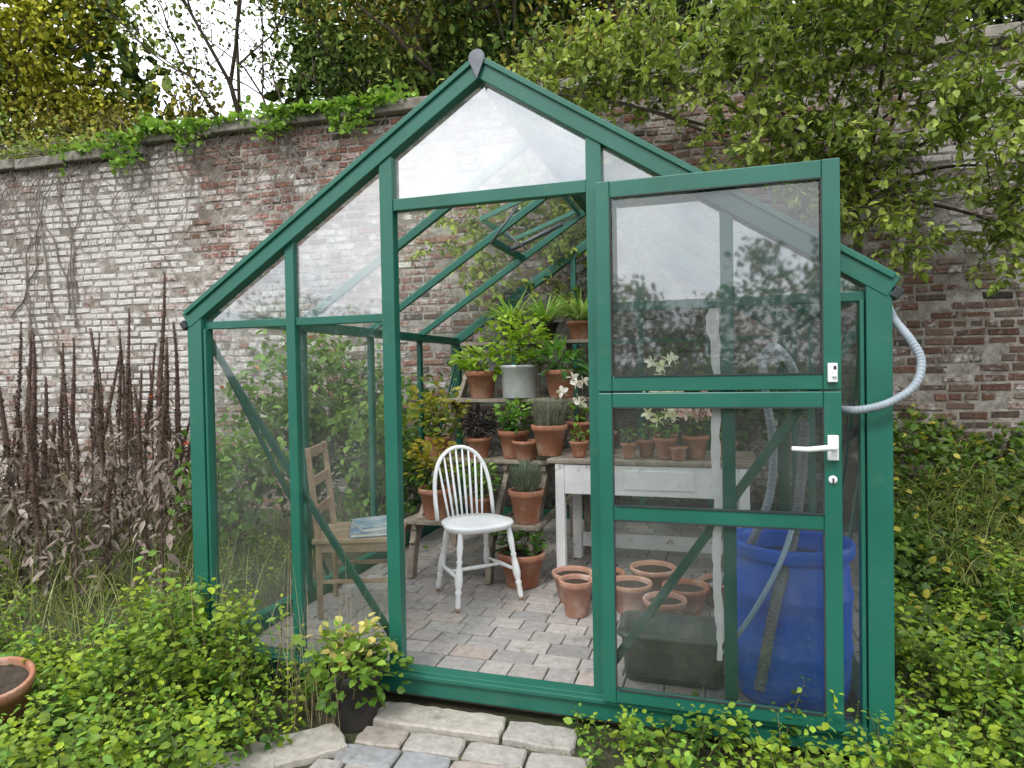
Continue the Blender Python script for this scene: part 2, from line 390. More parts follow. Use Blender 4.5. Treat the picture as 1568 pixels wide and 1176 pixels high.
for t in (0, GW): fr.box((t, GD / 2, EV - .005), (.075, GD - .07, .06)); fr.box((t + (-.045 if t == 0 else .045), GD / 2 + .03, EV + .0), (.035, GD, .045))
for d, wd in ((-.008, .06), (GD + .008, .06)):
    for sg in (-1, 1):
        te = GW / 2 + sg * (GW / 2 + .045); ze = EV - .045 * (RD - EV) / (GW / 2)
        up = Vector((sg * (RD - EV), 0, GW / 2)).normalized()
        fr.beam((te, d, ze), (GW / 2 + sg * .004, d, RD), wd, .078, up=up)
        fr.beam((te, d - .036 if d < 1 else d + .036, ze + .035), (GW / 2 + sg * .004, d - .036 if d < 1 else d + .036, RD + .035), .012, .022, up=up)
for d in ds[1:-1]:
    for t in (0, GW): fr.beam((t, d, EV + .012), (GW / 2, d, RD), .03, .045)
fr.beam((GW / 2, .02, RD), (GW / 2, GD - .02, RD), .06, .07)
fr.beam((.045, .03, 1.47), (.965, .03, .17), .012, .034); fr.beam((GW - .045, .03, 1.47), (1.915, .03, .17), .012, .034)
for t in (.03, GW - .03):
    fr.beam((t, .04, 1.5), (t, .98, .1), .012, .028, up=(0, 0, 1)); fr.beam((t, GD - .04, 1.5), (t, GD - .98, .1), .012, .028)
def slope(t, d, off=0): 
    n = Vector((-(RD - EV), 0, GW / 2)).normalized(); return Vector((t, d, rz(t))) + n * off
va, vb = ds[2] + .03, ds[3] - .03
q = [slope(.92, va, .16), slope(1.36, va, .035), slope(1.36, vb, .035), slope(.92, vb, .16)]
for i in range(4): fr.beam(q[i], q[(i + 1) % 4], .03, .03)
fr.beam(slope(.9, va - .03, 0), slope(.9, vb + .03, 0), .035, .045)
fr.build('aluminium_frame', [M_green], parent=G, bevel=.003)
st = MB()
st.tube([slope(.9, (va + vb) / 2, -.02), slope(1.0, (va + vb) / 2 - .05, -.1), slope(.95, (va + vb) / 2, .13)], .008, 6)
st.tube([slope(1.15, va - .25, -.02), slope(.93, va - .3, -.12)], .007, 6)
st.tube([slope(.9, (va + vb) / 2, -.01), slope(1.25, (va + vb) / 2 + .1, -.06)], .016, 8)
st.build('vent_opener', [M_steel], parent=G)
gl = MB()
def pane(pts, mat): gl.add(pts, [tuple(range(len(pts)))], mat)
for a_, b_ in ((0, .51), (.51, 1.0), (1.88, 2.36), (2.36, GW)):
    pane([(a_, .006, SILL), (b_, .006, SILL), (b_, .006, XB), (a_, .006, XB)], 0)
    pane([(a_, .006, XB), (b_, .006, XB), (b_, .006, rz(b_)), (a_, .006, rz(a_))], 1)
pane([(1.0, .006, HD), (1.88, .006, HD), (1.88, .006, rz(1.88)), (GW / 2, .006, RD), (1.0, .006, rz(1.0))], 2)
bt = [0, .57, 1.13, 1.71, 2.27, GW]
for i in range(5):
    a_, b_ = bt[i], bt[i + 1]
    pane([(a_, GD, SILL), (b_, GD, SILL), (b_, GD, XB), (a_, GD, XB)], 3)
    pts = [(a_, GD, XB), (b_, GD, XB), (b_, GD, rz(b_))] + ([(GW / 2, GD, RD)] if a_ < GW / 2 < b_ else []) + [(a_, GD, rz(a_))]
    pane(pts, 3)
for i in range(4):
    a_, b_ = ds[i], ds[i + 1]
    for t in (0, GW):
        pane([(t, a_, SILL), (t, b_, SILL), (t, b_, EV), (t, a_, EV)], 3)
        pane([(t, a_, EV + .03), (t, b_, EV + .03), (GW / 2, b_, RD + .015), (GW / 2, a_, RD + .015)], 3)
gl.build('glazing', [M_glass, M_glassup, M_glassgable, M_glassroof], parent=G)
fc = MB(); pr = [(math.cos(a) * .034, math.sin(a) * .034) for a in np.linspace(-.6, math.pi + .6, 14)] + [(0, -.085)]
vs = [(GW / 2 + x, -.056, RD + .03 + z) for x, z in pr] + [(GW / 2 + x, -.048, RD + .03 + z) for x, z in pr]; n = len(pr)
fc.add(vs, [tuple(range(n)), tuple(range(2 * n - 1, n - 1, -1))] + [(k, k + n, (k + 1) % n + n, (k + 1) % n) for k in range(n)])
fc.build('ridge_end_cap', [M_steel], parent=G, bevel=.002)
for sg in (-1, 1):
    e = MB(); t = GW / 2 + sg * (GW / 2 + .054); e.box((t, -.015, EV - .05), (.03, .06, .04), rot=Matrix.Rotation(sg * .6, 3, 'Y')); e.build('gutter_end', [M_dark], parent=G, bevel=.004)
sp = MB(); zs = np.linspace(.24, 1.58, 46); vs = []
for i, z in enumerate(zs):
    wl = .016 + random.uniform(-.004, .004); wr_ = .014 + random.uniform(-.003, .006)
    if i < 6: wl *= .9; wr_ *= 1.1
    if i < 3 or i > 43: wl *= .6; wr_ *= .6
    if 40 < i: wl *= 1.6
    c = 2.318 + .004 * math.sin(i * .4)
    vs += [(c - wl, -.001, z), (c + wr_, -.001, z)]
sp.add(vs, [(2 * i, 2 * i + 1, 2 * i + 3, 2 * i + 2) for i in range(len(zs) - 1)])
sp.build('sealant_strip', [M_seal], parent=G)

# door
D0, D1, DD = 1.895, 2.725, -.062
dm = MB()
def rect(t0, t1, z0, z1, wl, wr, wb, wt):
    dm.box((t0 + wl / 2, DD, (z0 + z1) / 2), (wl, .034, z1 - z0)); dm.box((t1 - wr / 2, DD, (z0 + z1) / 2), (wr, .034, z1 - z0))
    dm.box(((t0 + wl + t1 - wr) / 2, DD + .002, z0 + wb / 2), (t1 - t0 - wl - wr, .028, wb)); dm.box(((t0 + wl + t1 - wr) / 2, DD + .002, z1 - wt / 2), (t1 - t0 - wl - wr, .028, wt))
rect(D0, D1, 1.247, 2.03, .05, .056, .056, .062)
rect(D0, D1, .07, 1.241, .05, .056, .05, .056)
dm.box(((D0 + D1) / 2 - .003, DD + .002, .79), (D1 - D0 - .106, .026, .056))
dm.beam((D0 + .0, DD + .02, 2.02), (D0 + .0, DD + .02, .1), .03, .02, up=(1, 0, 0))
dm.build('door_frame', [M_green], parent=G, bevel=.0035)
dg = MB()
for i, (z0, z1) in enumerate(((1.29, 1.98), (.11, .77), (.81, 1.2))): dg.add([(D0 + .03, DD + .004, z0), (D1 - .03, DD + .004, z0), (D1 - .03, DD + .004, z1), (D0 + .03, DD + .004, z1)], [(0, 1, 2, 3)], 0 if i == 0 else 1)
dg.build('door_glass', [M_glassdoor, M_glassdoorlow], parent=G)
gk = MB()
for z0, z1 in ((1.303, 1.968), (.12, .762), (.818, 1.185)):
    for t in (D0 + .052, D1 - .058): gk.box((t, DD - .012, (z0 + z1) / 2), (.006, .008, z1 - z0))
    for z in (z0, z1): gk.box(((D0 + D1) / 2, DD - .0125, z), (D1 - D0 - .12, .008, .005))
gk.build('glazing_gasket', [M_dark], parent=G)
hd = MB(); tx = D1 - .03; dy = DD - .028
hd.box((tx, dy, 1.305), (.03, .022, .065)); hd.box((tx + .004, dy - .014, 1.30), (.014, .016, .02))
hd.box((tx, dy, 1.05), (.034, .02, .085)); hd.tube([(tx, dy - .01, 1.055), (tx, dy - .045, 1.055), (tx - .02, dy - .05, 1.055), (tx - .085, dy - .048, 1.048), (tx - .135, dy - .044, 1.05)], [.011, .011, .010, .009, .008], 10)
hd.lathe([(0.0, 0), (.014, 0), (.014, .008), (0, .008)], 16, 0, (tx, dy + .012, .94), Matrix.Rotation(R(90), 3, 'X'))
hd.build('door_handle', [M_handle], parent=G, bevel=.003)
kh = MB(); kh.box((tx, dy - .0, .937), (.005, .006, .018)); kh.box((tx + .006, dy - .012, 1.322), (.008, .004, .012)); kh.build('keyhole', [M_dark], parent=G)

def gmat(t, d, z=0, rot=0): return GM @ Matrix.Translation((t, d, z)) @ Matrix.Rotation(rot, 4, 'Z')

# ------------------------------------------------------------------ paving floor
def stonecol():
    t = random.random()
    c = (.39, .355, .325) if t < .55 else ((.355, .335, .315) if t < .85 else ((.41, .35, .31) if t < .95 else (.30, .285, .27)))
    k = random.uniform(.88, 1.12); return tuple(x * k for x in c)
mb = MB(); y = .05; r = 0
while y < GD - .06:
    dy_ = .128; x = .05 + (-.11 if r % 2 else 0) - random.uniform(0, .05)
    while x < GW - .05:
        pl = random.choice([.205, .205, .165, .135])
        x0, x1 = max(x, .045), min(x + pl, GW - .045)
        if x1 - x0 > .03:
            mb.box(((x0 + x1) / 2, y + dy_ / 2, -.03 + random.uniform(-.002, .003)), (x1 - x0 - .006, dy_ - .006, .06), 0,
                   Matrix.Rotation(random.uniform(-.016, .016), 3, 'Z') @ Matrix.Rotation(random.uniform(-.006, .006), 3, 'X'), stonecol())
        x += pl
    y += dy_; r += 1
pf = mb.build('paving_floor', [M_paver], matrix=GM, bevel=.005, attr=True)
mb = MB(); mb.box((GW / 2, GD / 2, -.035), (GW - .03, GD - .03, .05)); mb.build('paving_joint_sand', [pbr('joint_sand', (.09, .09, .06), (.17, .15, .115), 20, .95, 1)], parent=pf)

# doorstep path
mb = MB()
mb.slab((1.24, -.135, -.050), .54, .15, .07, .02, (.42, .385, .33)); mb.slab((1.66, -.135, -.055), .28, .14, .07, -.03, (.37, .345, .305))
y = -.225; r = 0
while y > -1.7:
    x = .98 + random.uniform(-.04, .04) - .10 * r * .5
    while x < 1.82:
        L = random.choice([.12, .20, .24, .28]); dpt = .125
        c = (.36, .335, .30) if random.random() < .5 else ((.29, .29, .29) if random.random() < .6 else (.36, .31, .27))
        mb.slab((x + L / 2, y - dpt / 2, -.066 + random.uniform(-.004, .004)), L - .009, dpt - .009, .07, random.uniform(-.035, .035), c, .006)
        x += L
    y -= dpt; r += 1
for cx, cy, a_, l_ in ((.80, -.45, .75, .34), (.66, -.62, .5, .3)):
    mb.slab((cx, cy, -.052), l_, .19, .08, a_, (.40, .365, .315), .012)
mb.build('stone_path', [M_paver], matrix=GM, attr=True)

# ------------------------------------------------------------------ windsor chair
ch = MB(); SH = .45
N = 28; pts = []
for k in range(N):
    a = 2 * math.pi * k / N; x = .215 * math.cos(a); y = .20 * math.sin(a)
    pwr = 2.7 if y < 0 else 2.1
    rr = 1 / ((abs(math.cos(a)) ** pwr + abs(math.sin(a)) ** pwr) ** (1 / pwr))
    pts.append((x * rr * (1.0 if y < 0 else .93), y * rr))
vs = [(x * .93, y * .93, SH - .036) for x, y in pts] + [(x, y, SH - .012) for x, y in pts] + [(x * .97, y * .97, SH) for x, y in pts] + [(x * .6, y * .6, SH - .010) for x, y in pts] + [(0, 0, SH - .012)]
fs = [tuple(range(N - 1, -1, -1))] + [(j * N + k, j * N + (k + 1) % N, (j + 1) * N + (k + 1) % N, (j + 1) * N + k) for j in range(3) for k in range(N)] + [(3 * N + k, 3 * N + (k + 1) % N, 4 * N) for k in range(N)]
ch.add(vs, fs, 0, True)
legs = {}
for nme, tx_, ty_, bx, by in (('fl', -.15, -.13, -.20, -.19), ('fr', .15, -.13, .20, -.19), ('bl', -.12, .13, -.17, .21), ('br', .12, .13, .17, .21)):
    a_, b_ = Vector((tx_, ty_, SH - .02)), Vector((bx, by, 0)); legs[nme] = (a_, b_)
    fr_ = [0, .08, .2, .33, .36, .39, .42, .5, .62, .70, .73, .76, .80, .9, .96, 1]; rd = [.013, .015, .019, .015, .012, .019, .013, .019, .023, .018, .013, .020, .014, .016, .013, .011]
    ch.tube([a_.lerp(b_, f) for f in fr_], rd, 10, 0)
    ch.tube([a_.lerp(b_, .955), a_.lerp(b_, 1.001)], [.0145, .0118], 10, 1)
def lp(n, f): return legs[n][0].lerp(legs[n][1], f)
for s_ in 'lr':
    p, q_ = lp('f' + s_, .60), lp('b' + s_, .62); ch.tube([p, p.lerp(q_, .3), p.lerp(q_, .5), p.lerp(q_, .7), q_], [.008, .011, .015, .011, .008], 8)
p = (lp('fl', .6) + lp('bl', .62)) / 2; q_ = (lp('fr', .6) + lp('br', .62)) / 2; ch.tube([p, p.lerp(q_, .5), q_], [.009, .013, .009], 8)
def hoop(f):
    a = math.pi * f; x = -.185 * math.cos(a); zz = .42 * (math.sin(a) ** .62 if math.sin(a) > 0 else 0)
    x *= 1.0 + .08 * math.sin(a)
    return Vector((x, .145 + .10 * zz / .43, SH - .01 + zz))
hp = [hoop(f) for f in np.linspace(0, 1, 33)]; ch.tube(hp, .0125, 10)
for k in range(8):
    fx = -1 + 2 * (k + .5) / 8
    top = hoop(math.acos(-fx * .84) / math.pi)
    b = Vector((fx * .125, .165 - .02 * abs(fx), SH - .01)); ch.tube([b, b.lerp(top, .35), top], [.006, .0085, .0055], 7)
fdir = Vector((.69, -.72)); rotc = math.atan2(fdir.y, fdir.x) + math.pi / 2
ch.build('white_windsor_chair', [M_white, M_chairwood], matrix=gmat(.955, 1.10, .003, rotc))

# ------------------------------------------------------------------ ladder back wooden chair
lc = MB()
for y in (-.18, .18):
    lc.tube([(-.20, y, 0), (-.20, y, .42), (-.225, y, .68), (-.25, y, .93)], [.016, .019, .018, .015], 8)
    lc.tube([(.20, y * 1.05, 0), (.20, y * 1.05, .41)], [.015, .019], 8)
    lc.beam((-.20, y, .2), (.20, y * 1.04, .2), .02, .022); lc.beam((-.20, y, .385), (.20, y * 1.04, .385), .022, .05)
for z, x in ((.90, -.246), (.74, -.232), (.58, -.215)): lc.beam((x, -.175, z), (x, .175, z), .016, .055)
lc.beam((.20, -.18, .385), (.20, .18, .385), .022, .05); lc.beam((.20, -.18, .23), (.20, .18, .23), .02, .02); lc.beam((-.2, -.18, .385), (-.2, .18, .385), .022, .05)
lc.box((.0, 0, .425), (.46, .43, .024))
lc.build('wooden_chair', [M_chairwood], matrix=Matrix.Translation((-.87, 3.75, .003)) @ Matrix.Rotation(R(2), 4, 'Z'), bevel=.004)
bk = MB()
bk.box((0, 0, .012), (.24, .30, .016), 1); bk.box((0, 0, .022), (.25, .31, .003), 0); bk.box((0, 0, .003), (.25, .31, .003), 0)
r2 = Matrix.Rotation(.25, 3, 'Z'); bk.box((.01, .01, .0345), (.20, .26, .018), 1, r2); bk.box((.01, .01, .0455), (.21, .27, .003), 0, r2)
bk.build('book', [M_book, M_paper], matrix=Matrix.Translation((-.80, 3.72, .442)) @ Matrix.Rotation(R(12), 4, 'Z'))

# ------------------------------------------------------------------ table
tb = MB(); TL, TD, TH = 1.16, .60, .77
for i in range(4): tb.box((TL / 2, .075 + i * .15, TH - .014 + random.uniform(-.001, .001)), (TL + .1, .146, .026), 1)
for x in (.03, TL - .03):
    for y in (.04, TD - .04): tb.box((x, y, (TH - .03) / 2), (.058, .058, TH - .03), 0)
tb.box((TL / 2, .025, TH - .125), (TL - .12, .022, .185)); tb.box((TL / 2, TD - .025, TH - .125), (TL - .12, .022, .185))
for x in (.02, TL - .02): tb.box((x, TD / 2, TH - .125), (.022, TD - .14, .185))
tb.box((TL / 2, TD - .03, .13), (TL - .13, .02, .10)); tb.box((TL * .55, .012, TH - .12), (.42, .008, .12))
tb.build('white_table', [M_whiteworn, M_oldwood], matrix=gmat(1.345, 1.49), bevel=.004)

# ------------------------------------------------------------------ tiered plant stand
ps = MB(); tiers = [(1.47, .37, .35, 1.27, .26), (1.80, .73, .35, 1.27, .24), (2.13, 1.13, .35, 1.46, .24), (2.5, 1.56, .38, 1.48, .24)]
for d, z, a_, b_, dp in tiers:
    for k in (-1, 1): ps.box(((a_ + b_) / 2 + random.uniform(-.012, .012), d + k * dp / 4, z - .013), (b_ - a_, dp / 2 - .008, .026), 0)
for t in (.42, .95, 1.22):
    ps.beam((t, 1.33, 0), (t, 1.42, .345), .04, .07, up=(0, 1, 0)); ps.beam((t, 1.36, .2), (t, 2.64, 1.56 - .04), .035, .07); ps.beam((t, 2.62, 0), (t, 2.62, 1.52), .04, .05, up=(0, 1, 0))
    ps.beam((t + .004, 1.36, .325), (t + .004, 2.6, .325), .03, .045)
    for d, z, *_ in tiers[1:]: ps.beam((t, d - .1, z - .05), (t, 2.62, z - .05), .03, .045)
for x in (.40, 1.43): ps.beam((x, 2.13, .0), (x, 2.13, 1.1), .04, .045, up=(0, 1, 0))
ps.build('tiered_plant_stand', [M_oldwood], matrix=GM, bevel=.004)

# ------------------------------------------------------------------ pots & plants
def potmesh(r, h, kind='terra', name='pot', parent=None, soil=True):
    p = MB(); rim = h * .2
    pr = [(0, 0), (r * .66, 0), (r * .68, .004), (r * .93, h - rim), (r * 1.0, h - rim + .002), (r * 1.04, h - rim * .5), (r * 1.05, h - .004), (r * 1.03, h), (r * .93, h), (r * .90, h - .01), (r * .86, h - .03)]
    if kind == 'bucket': pr = [(0, 0), (r * .88, 0), (r * .9, .006), (r * .98, h * .9), (r * 1.03, h * .92), (r * 1.04, h), (r * .97, h), (r * .95, h - .03)]
    p.lathe(pr, 30, 0)
    if kind == 'bucket':
        for sg in (-1, 1): p.tube([(sg * r * 1.0, -.03, h * .72), (sg * (r + .025), -.02, h * .7), (sg * (r + .03), 0, h * .69), (sg * (r + .025), .02, h * .7), (sg * r, .03, h * .72)], .005, 6, 0)
    if soil: p.lathe([(0, h - .022), (r * .4, h - .018), (r * .885, h - .025)], 20, 1)
    mats = {'terra': M_terra, 'pale': M_terra2, 'bucket': M_galv, 'black': M_blackpot}
    return p.build(name, [mats[kind], M_soil], parent=parent)
def bushy(parent, h0, rad, hh, n, L, ca, cb, wr=.8, stemcol=M_bark, zb=.3, flat=1):
    lb = LB(); d = rdir(n); rr = rng.random(n) ** .45
    P = np.stack([d[:, 0] * rad * rr, d[:, 1] * rad * rr, h0 + hh * .5 + d[:, 2] * hh * .55 * rr], 1)
    P += .18 * rad * np.sin(P[:, [1, 2, 0]] * 22 / max(rad, .05) * .3)
    D = d + rng.normal(0, .5, (n, 3)); D[:, 2] = D[:, 2] * .5 + zb * .3
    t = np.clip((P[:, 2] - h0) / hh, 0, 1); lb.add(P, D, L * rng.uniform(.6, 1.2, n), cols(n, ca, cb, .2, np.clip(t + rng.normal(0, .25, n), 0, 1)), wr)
    lb.build('leaves', M_leaf, parent)
    s = MB()
    for k in range(9):
        i = rng.integers(n); s.tube([(0, 0, h0 - .03), (P[i, 0] * .4, P[i, 1] * .4, h0 + (P[i, 2] - h0) * .6), tuple(P[i])], [.004, .003, .0015], 5)
    s.build('stems', [stemcol], parent=parent)
def strappy(parent, h0, n, L, w_, ca, cb, drp=.9):
    az = rng.random(n) * 6.283; B = np.stack([np.cos(az) * .015, np.sin(az) * .015, np.full(n, h0 - .02)], 1)
    ribbons('leaves', B, az, L * rng.uniform(.6, 1.15, n), rng.uniform(.25, .8, n), rng.uniform(.3, drp, n), np.full(n, w_) * rng.uniform(.8, 1.2, n), cols(n, ca, cb, .15), M_leaf, parent, 7)
def fine(parent, h0, n, rad, hh, ca, cb, w_=.004):
    az = rng.random(n) * 6.283; q_ = rng.random(n) ** .6 * rad * .5; B = np.stack([np.cos(az) * q_, np.sin(az) * q_, np.full(n, h0 - .02) + rng.random(n) * hh * .5], 1)
    ribbons('leaves', B, az + rng.normal(0, .5, n), hh * rng.uniform(.35, .8, n), rng.uniform(.1, .75, n), rng.uniform(0, .2, n), np.full(n, w_), cols(n, ca, cb, .2), M_leafdry, parent, 3)
def potted(name, t, d, z, r, h, kind='terra', plant=None, **k):
    e = empty(name, gmat(t, d, z, random.uniform(0, 6)))
    potmesh(r, h, kind, 'pot', e)
    if plant: plant(e, h, **k)
    return e
GRN = ((.06, .15, .02), (.20, .36, .05)); LIME = ((.18, .32, .02), (.38, .52, .06)); DKG = ((.025, .07, .015), (.10, .19, .03))
z1, z2, z3, z4 = .372, .732, 1.132, 1.562
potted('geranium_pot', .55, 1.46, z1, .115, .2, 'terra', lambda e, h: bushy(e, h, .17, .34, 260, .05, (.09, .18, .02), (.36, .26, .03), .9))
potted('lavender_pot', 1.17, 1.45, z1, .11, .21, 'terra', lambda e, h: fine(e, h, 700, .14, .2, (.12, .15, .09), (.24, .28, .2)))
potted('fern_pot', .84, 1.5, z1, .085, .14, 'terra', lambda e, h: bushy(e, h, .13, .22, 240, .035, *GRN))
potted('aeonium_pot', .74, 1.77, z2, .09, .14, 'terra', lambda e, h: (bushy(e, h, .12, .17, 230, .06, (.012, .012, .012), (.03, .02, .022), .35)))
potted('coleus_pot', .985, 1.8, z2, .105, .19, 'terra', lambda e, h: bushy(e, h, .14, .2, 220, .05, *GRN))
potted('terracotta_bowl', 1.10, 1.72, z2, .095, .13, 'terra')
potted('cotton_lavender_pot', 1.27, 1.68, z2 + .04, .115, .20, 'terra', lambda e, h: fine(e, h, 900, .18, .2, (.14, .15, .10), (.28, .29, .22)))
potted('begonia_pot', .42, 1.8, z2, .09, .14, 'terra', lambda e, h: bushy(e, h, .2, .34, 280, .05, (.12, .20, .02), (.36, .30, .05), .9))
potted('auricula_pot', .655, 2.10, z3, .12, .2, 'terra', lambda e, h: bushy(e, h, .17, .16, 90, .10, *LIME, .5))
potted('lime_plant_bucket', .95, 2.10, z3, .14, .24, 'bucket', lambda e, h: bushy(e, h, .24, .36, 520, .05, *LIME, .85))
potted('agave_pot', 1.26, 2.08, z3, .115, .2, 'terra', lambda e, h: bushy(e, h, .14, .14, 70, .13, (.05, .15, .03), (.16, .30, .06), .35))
for t, d in ((.78, 2.5), (1.05, 2.5), (1.33, 2.48)):
    potted('spider_plant_pot', t, d, z4, .10, .14, 'black' if t < 1.1 else 'terra', lambda e, h: strappy(e, h, 80, .42, .024, (.18, .36, .05), (.56, .66, .30)))
potted('large_terracotta_pot', 1.16, 1.36, .003, .145, .21, 'terra', lambda e, h: bushy(e, h - .02, .14, .16, 130, .06, *DKG))
for t, d, r, h, k in ((1.585, .95, .09, .195, 'pale'), (1.52, 1.17, .115, .165, 'pale'), (1.86, 1.08, .115, .16, 'pale'), (2.15, 1.12, .12, .15, 'terra'), (1.96, 1.36, .13, .17, 'pale'), (1.70, 1.30, .10, .14, 'terra'), (2.33, 1.3, .11, .14, 'pale'), (2.06, .86, .105, .16, 'pale')):
    potted('terracotta_pot', t, d, .003, r, h, k)
def orchid(e, h, n=7, cc=((.75, .6, .55), (.8, .76, .6)), hi=.24, L=.05):
    bushy(e, h, .06, .12, 40, .06, *GRN, .5)
    lb = LB(); s = MB()
    for k in range(n):
        p = Vector((random.uniform(-.10, .10), random.uniform(-.10, .10), h + random.uniform(.10, hi))); s.tube([(0, 0, h - .02), p], .002, 4)
        a = np.linspace(0, 6.28, 6)[:5]; nrm_ = (e.matrix_world.to_3x3().inverted() @ Vector((random.uniform(-.5, .5), -1, random.uniform(0, .5)))).normalized(); u = nrm_.orthogonal().normalized(); v = nrm_.cross(u)
        Dv = np.array([tuple(u * math.cos(x) + v * math.sin(x) + nrm_ * .2) for x in a]); lb.add(np.repeat([tuple(p)], 5, 0), Dv, L, cols(5, *cc, .05), .8, .1)
    lb.build('flowers', M_petal, e); s.build('flower_stems', [M_bark], parent=e)
TZ = .773
for t, d, r, h, fl in ((1.80, 1.60, .05, .095, 0), (1.90, 1.68, .06, .11, 0), (2.02, 1.62, .07, .13, 1), (2.10, 1.56, .052, .08, 0), (2.20, 1.66, .08, .14, 2), (2.38, 1.66, .06, .1, 0), (1.60, 1.85, .09, .14, 0), (2.0, 1.88, .08, .13, 3), (1.48, 1.62, .06, .10, 0)):
    e = potted('orchid_pot' if fl else 'seedling_pot', t, d, TZ, r, h, 'terra')
    if fl: orchid(e, h, 12, ((.85, .45, .50), (.9, .74, .74)) if fl == 2 else ((.88, .84, .6), (.9, .88, .75)), .28 if fl < 3 else .5)
    elif t != 2.10: bushy(e, h, .05, .09, 40, .03, *GRN)
orchid(potted('lily_pot', 1.42, 1.95, z2 + .1, .09, .14), .14, 7, ((.85, .75, .7), (.9, .85, .8)), .36)
# outside planter
e = empty('heuchera_planter', gmat(.90, -.20, -.09)); p = MB()
p.lathe([(0, 0), (.085, 0), (.088, .01), (.112, .20), (.122, .202), (.126, .24), (.115, .24), (.108, .22)], 28, 0)
p.lathe([(0, .22), (.108, .225)], 20, 1)
p.build('planter', [M_blackpot, M_soil], parent=e)
bushy(e, .14, .20, .24, 420, .044, (.08, .17, .02), (.24, .37, .05), .95); bushy(e, .28, .14, .13, 60, .044, (.46, .34, .10), (.56, .50, .16), .95)
e = empty('old_terracotta_pot', Matrix.Translation((-2.00, 2.52, -.03)) @ Matrix.Rotation(R(8), 4, 'Y') @ Matrix.Rotation(R(14), 4, 'X')); potmesh(.12, .25, 'terra', 'pot', e)

# ------------------------------------------------------------------ barrel, trough, hoses
b = MB(); r = .222
b.lathe([(r * a_, z_ * .955) for a_, z_ in [(0, 0), (.9, 0), (.95, .02), (.98, .12), (1, .2), (1.02, .22), (1.02, .235), (1, .25), (1.01, .42), (1.035, .44), (1.035, .455), (1.0, .47), (.97, .56), (.94, .585), (.94, .60), (1.04, .605), (1.06, .615), (1.06, .65), (1.04, .66), (.96, .66), (.93, .63), (.93, .1), (0, .08)]], 48)
bo = b.build('blue_water_barrel', [M_blue], matrix=gmat(2.60, .33, .003))
w_ = MB(); w_.lathe([(0, .54), (.2055, .54)], 32); w_.build('barrel_water', [pbr('dark_water', (.01, .015, .015), (.015, .02, .02), 2, .05, .02)], parent=bo)
tr = MB()
def rr_(w, d, z, c=.05):
    o = []
    for cx, cy, a0 in ((w - c, d - c, 0), (-w + c, d - c, 90), (-w + c, -d + c, 180), (w - c, -d + c, 270)):
        for k in range(6): a = R(a0 + k * 18); o.append((cx + c * math.cos(a), cy + c * math.sin(a), z))
    return o
lv = [rr_(.20, .12, 0), rr_(.215, .135, .19), rr_(.23, .15, .193), rr_(.23, .15, .205), rr_(.205, .125, .205), rr_(.19, .11, .05)]
vs = sum(lv, []); n = 24
tr.add(vs, [(j * n + k, j * n + (k + 1) % n, (j + 1) * n + (k + 1) % n, (j + 1) * n + k) for j in range(5) for k in range(n)] + [tuple(range(5 * n, 6 * n)), tuple(range(n - 1, -1, -1))], 0, True)
tr.build('plastic_trough', [M_trough], matrix=gmat(2.13, .38, .003), bevel=0)
def catmull(P, k=10):
    P = [Vector(p) for p in P]; P = [P[0] * 2 - P[1]] + P + [P[-1] * 2 - P[-2]]; o = []
    for i in range(1, len(P) - 2):
        for j in range(k):
            t = j / k; o.append(.5 * ((2 * P[i]) + (P[i + 1] - P[i - 1]) * t + (2 * P[i - 1] - 5 * P[i] + 4 * P[i + 1] - P[i + 2]) * t * t + (3 * P[i] - P[i - 1] - 3 * P[i + 1] + P[i + 2]) * t ** 3))
    return o + [P[-2]]
def hose(name, P, r, mat, ribs=True):
    q_ = catmull(P, 80); res = [q_[0]]; 
    for p in q_:
        if (p - res[-1]).length > .0026: res.append(p)
    s = MB(); s.tube(res, [r * (1 + (.06 if (i // 2) % 2 else -.04)) if ribs else r for i in range(len(res))], 10); s.build(name, [mat], matrix=GM)
hose('corrugated_hose', [(2.895, .06, 1.54), (2.91, .02, 1.48), (2.945, -.03, 1.41), (2.97, -.05, 1.34), (2.945, -.075, 1.26), (2.87, -.09, 1.205), (2.79, -.085, 1.18), (2.74, -.02, 1.175), (2.70, .05, 1.18)], .0135, M_hose)
hose('corrugated_hose', [(2.64, .38, 1.27), (2.60, .38, 1.36), (2.55, .40, 1.41), (2.51, .42, 1.36), (2.52, .42, 1.2), (2.545, .42, 1.0), (2.53, .40, .8), (2.47, .40, .62), (2.38, .45, .46), (2.30, .5, .36)], .017, M_hose)
hose('drain_hose', [(2.66, .34, 1.1), (2.64, .30, .9), (2.60, .22, .66), (2.52, .06, .45), (2.46, .06, .12)], .02, M_hosed)
hose('drain_hose', [(2.60, .20, .72), (2.54, .08, .6), (2.45, .07, .42), (2.34, .12, .22)], .010, M_hoseb, False)
hose('rubber_hose', [(2.86, .10, 1.12), (2.80, .05, 1.10), (2.74, .04, 1.06), (2.70, .06, 1.05)], .016, M_dark, False)

